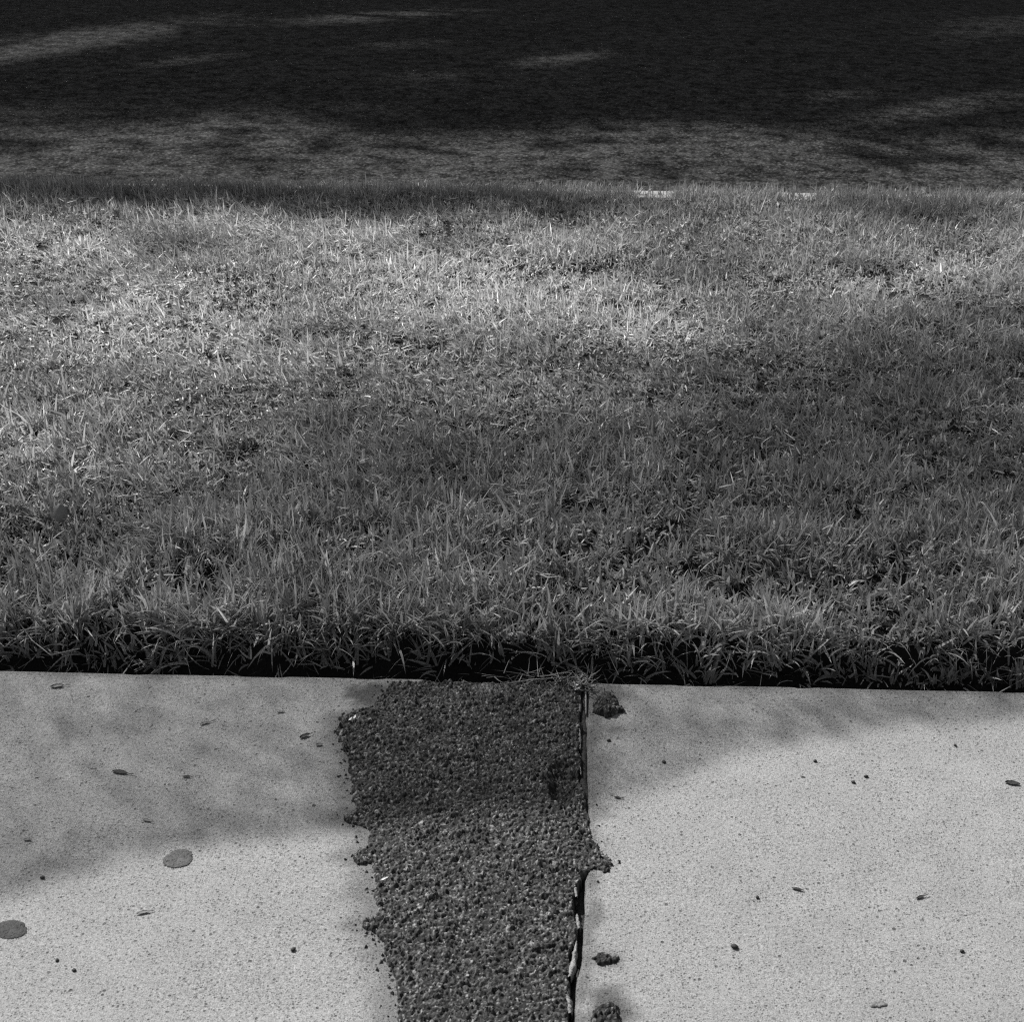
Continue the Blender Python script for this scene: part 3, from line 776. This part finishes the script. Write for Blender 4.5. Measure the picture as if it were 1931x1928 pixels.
# stems
def stem(pts3, r, mat, label, name='straw_stalk', cat='straw', group=None):
    P = np.array(pts3, float); c0 = P[0].copy(); P = P - c0; V = []; m = 5
    for i, p in enumerate(P):
        d = P[min(i + 1, len(P) - 1)] - P[max(i - 1, 0)]; d /= np.linalg.norm(d)
        a = np.cross(d, [0, 0, 1.0]); a /= np.linalg.norm(a); b = np.cross(a, d)
        rr = r * (1 - .35 * i / len(P))
        for j in range(m):
            t = j / m * 2 * math.pi; V.append(p + rr * (math.cos(t) * a + math.sin(t) * b))
    q = [[i * m + j, i * m + (j + 1) % m, (i + 1) * m + (j + 1) % m, (i + 1) * m + j] for i in range(len(P) - 1) for j in range(m)]
    q += [[0, 1, 2, 3]]
    return link(name, mesh_np(name, V, q, smooth=True, mat=mat), label=label, cat=cat, group=group, loc=c0)
def P3(px, py, z): p = at(px, py, z); return [p[0], p[1], z]
stem([P3(1866, 627, .055), P3(1885, 621, .058), P3(1905, 616, .06), P3(1925, 611, .062)], .0022, M_PALE, 'pale dry stem lying on the lawn at the right picture edge')
stem([P3(955, 1290, .006), P3(1000, 1283, .010), P3(1045, 1279, .012), P3(1085, 1277, .010)], .0012, M_MORT, 'long dry runner lying across the lawn edge behind the strip')
stem([P3(30, 1166, .02), P3(60, 1208, .012), P3(95, 1236, .006), P3(150, 1224, .016)], .0014, M_GREEN, 'long curved grass runner hanging over the lawn edge at far left')
# round leaf in the lawn
r = np.random.default_rng(5)
p = at(113, 968, .062)
a = np.arange(22) / 22 * 2 * math.pi
R = np.stack([.014 * np.cos(a) * (1 - .12 * np.sin(a)), .019 * np.sin(a)], -1)
V = [[x, 0.006 * (x / .014) ** 2, z] for x, z in R] + [[0, 0, 0]] + [[x, 0.006 * (x / .014) ** 2 + .0006, z] for x, z in R] + [[0, .0006, 0]]
T = [[j, (j + 1) % 22, 22] for j in range(22)] + [[23 + (j + 1) % 22, 23 + j, 45] for j in range(22)]
Qd = [[(j + 1) % 22, j, 23 + j, 23 + (j + 1) % 22] for j in range(22)]
o = link('round_leaf', mesh_np('round_leaf', V, Qd, T, smooth=True, mat=M_GREEN), label='smooth round weed leaf standing in the lawn at left', cat='leaf', loc=(p[0], p[1], .062))
o.rotation_euler = (math.radians(-25), 0, math.radians(8))

# ------------------------------------------------------------------ trees beyond the frame, whose shade falls on the place
def tube(P, R, m=8):
    P = np.array(P, float); V = []
    for i, p in enumerate(P):
        d = P[min(i + 1, len(P) - 1)] - P[max(i - 1, 0)]; d /= np.linalg.norm(d)
        a = np.cross(d, [0.31, 0.9, 0.2]); a /= np.linalg.norm(a); b = np.cross(a, d)
        for j in range(m):
            t = j / m * 2 * math.pi; V.append(p + R[i] * (math.cos(t) * a + math.sin(t) * b))
    q = [[i * m + j, i * m + (j + 1) % m, (i + 1) * m + (j + 1) % m, (i + 1) * m + j] for i in range(len(P) - 1) for j in range(m)]
    return np.array(V), np.array(q)
def tree(foot, top, limbs, leaf_pos, leaf_size, label, spread=1.0):
    root = link('street_tree', None, label=label, cat='tree', group='trees shading the street', loc=foot)
    f = np.array(foot); V, Q = [], []; k = 0
    def add(P, R):
        nonlocal k
        v, q = tube(P, R); V.append(v); Q.append(q + k); k += len(v)
    t = np.array(top, float) - f
    add([[0, 0, -.2], [0, 0, .4], .4 * t + [.05, .08, 0], .7 * t, t], [.26, .2, .17, .15, .1])
    for e in limbs:
        e = np.array(e, float)[:3] - f; s0 = t * random.uniform(.62, .98)
        mid = (s0 + e) / 2 + [0, 0, .5]
        add([s0, mid, e], [.07, .045, .012])
        for _ in range(4):
            e2 = e + spread * np.array([random.uniform(-1.4, 1.4), random.uniform(-1.4, 1.4), random.uniform(-.3, .8)])
            add([mid * .4 + e * .6, (e + e2) / 2, e2], [.025, .015, .005])
    link('trunk', mesh_np('trunk', np.concatenate(V), np.concatenate(Q), smooth=True, mat=M_BARK), root)
    n = len(leaf_pos)
    r1 = rng.normal(size=(n, 3)); r1[:, 2] *= .5; r1 /= np.linalg.norm(r1, axis=1)[:, None]
    r2 = np.cross(r1, rng.normal(size=(n, 3))); r2 /= np.linalg.norm(r2, axis=1)[:, None]
    s = leaf_size * (leaf_pos[:, 3] * rng.uniform(.85, 1.15, n))[:, None]
    c = leaf_pos[:, :3] - f
    LV = np.stack([c - r1 * s * .5, c + r2 * s * .28, c + r1 * s * .5, c - r2 * s * .28], 1).reshape(-1, 3)
    qi = np.arange(n * 4).reshape(n, 4)
    link('crown', mesh_np('crown', LV, qi, attrs={'tone': np.repeat(rng.uniform(.05, .1, n), 4)}, mat=M_CROWN), root)
def near_shade(x, y):
    """leaf cover (0..1) of the near tree above each shaded ground spot"""
    px, py = to_photo(x, y)
    vis = True
    # lower limit: the shade line across the slabs; upper limit: where the lawn turns sunny
    low = pline(px, py, [[-900, 1900], [0, 1690], [180, 1640], [400, 1590], [690, 1565], [900, 1560], [1115, 1540], [1250, 1490], [1400, 1416], [1530, 1398], [1600, 1392], [1700, 1366], [1931, 1352], [2600, 1300]])
    upp = pline(px, py, [[-900, 1000], [0, 960], [300, 870], [600, 790], [900, 735], [1250, 715], [1400, 668], [1600, 640], [1931, 560], [2600, 470]])
    w = fbm(x, y, 0.35, 3, 130)
    inside = sstep(-5, 5, low + 26 * (w - .5) + 14 * (vnoise(x, y, .09, 133) - .5) - py) * sstep(-110, 190, py - upp - 260 * (w - .5))
    c = inside * (0.395 + 0.17 * sstep(.2, .9, y - edge_y(x)) + .05 * (1 - sstep(10, 130, low - py)))
    # band along the kerb at left
    c = np.maximum(c, 0.93 * blob(px, py + 46 * (w - .5), 250, 382, 560, 34, 2, .75))
    c = np.maximum(c, 0.75 * blob(px, py + 60 * (w - .5), 820, 400, 420, 28, 1, .8))
    c = np.maximum(c, 0.45 * blob(px, py, 1750, 420, 240, 26, 3, .6))
    for (bx, by, rx, ry) in ((130, 590, 90, 28), (850, 470, 90, 22), (1320, 530, 120, 26), (620, 650, 110, 22), (1650, 520, 100, 22), (330, 480, 90, 22)):
        c = np.maximum(c, .35 * blob(px, py, bx, by, rx, ry, 0, .6))
    return c * (py > 335)
def far_shade(x, y):
    px, py = to_photo(x, y, ROAD_Z)
    w = fbm(x, y, 0.7, 3, 140)
    low = pline(px, py, [[-900, 235], [0, 235], [250, 235], [420, 215], [560, 222], [700, 255], [860, 252], [1100, 245], [1400, 240], [1700, 265], [1900, 240], [2700, 235]])
    c = 0.98 * sstep(-46, 22, low + 34 * (w - .5) - py)
    for (bx, by, rx, ry, ang, a) in ((170, 90, 230, 19, -9, .62), (-60, 122, 170, 22, -9, .55), (730, 42, 190, 9, -4, .6), (1070, 128, 85, 9, -6, .6), (360, 130, 90, 6, -7, .45), (760, 100, 80, 8, -3, .35),
                                      (1780, 220, 150, 14, -8, .6), (1900, 62, 150, 20, -5, .35), (820, 160, 90, 9, -3, .3), (80, 225, 160, 10, -2, .35), (700, 222, 120, 10, 2, .2), (1600, 195, 80, 8, -4, .4)):
        c = c * (1 - min(1, 1.25 * a) * blob(px, py, bx, by, rx, ry * 1.1, ang, .95))
    # light broken shade over the sunny part of the carriageway
    brk = sstep(.50, .66, fbm(x, y, .15, 4, 143)) * (.35 + .45 * sstep(110, 30, py - low))
    return np.where(py > low - 40, np.maximum(c, brk * (py < 350)), c)
def canopy(cover, x0, x1, y0, y1, zg, leaf, hlo, hhi, seed, tmax=4.0):
    """leaves hung above the shaded spots along the sun's rays, evenly spread; sparse shade has smaller leaves"""
    r = np.random.default_rng(seed)
    A = leaf * leaf * .28 * 0.56                # mean shadow of one leaf on level ground
    cell = math.sqrt(A / tmax)
    gx, gy = np.meshgrid(np.arange(x0, x1, cell), np.arange(y0, y1, cell))
    x = gx.ravel() + r.uniform(-.5, .5, gx.size) * cell; y = gy.ravel() + r.uniform(-.5, .5, gx.size) * cell
    c = np.clip(cover(x, y), 0, .98)
    s = np.sqrt(np.minimum(-np.log(1 - c) / tmax, 1.0))
    ok = s > .16
    x, y, s = x[ok], y[ok], s[ok]; n = len(x)
    h = hlo + (hhi - hlo) * np.clip(.5 * fbm(x, y, 1.1, 2, seed) + .5 * r.random(n), 0, 1)
    k = (h - zg) / SUN[2]
    return np.stack([x + SUN[0] * k, y + SUN[1] * k, h, s], -1)
lp1 = canopy(near_shade, -3.0, 3.0, 1.2, 5.9, 0.0, 0.034, 2.6, 3.5, 1, 1.6)
lp2 = canopy(far_shade, -8.0, 8.0, 5.4, 15.5, ROAD_Z, 0.10, 7.0, 9.5, 2)
print('leaves', len(lp1), len(lp2))
g1 = lp1[:, :2] - SUN[None, :2] * (lp1[:, 2:3] / SUN[2])
e1 = lp1[g1[:, 0] < -1.9]
tree((-7.2, 4.9, 0), (-6.4, 6.0, 3.6), [e1[i] for i in rng.integers(0, len(e1), 14)], lp1, 0.034, 'spreading street tree on the verge whose open crown dapples the lawn and pavement', .25)
tree((-9.0, 18.6, 0), (-8.0, 18.0, 6.5), [lp2[i] for i in rng.integers(0, len(lp2), 18)], lp2, 0.10, 'broad dense tree across the street whose shade covers the carriageway')
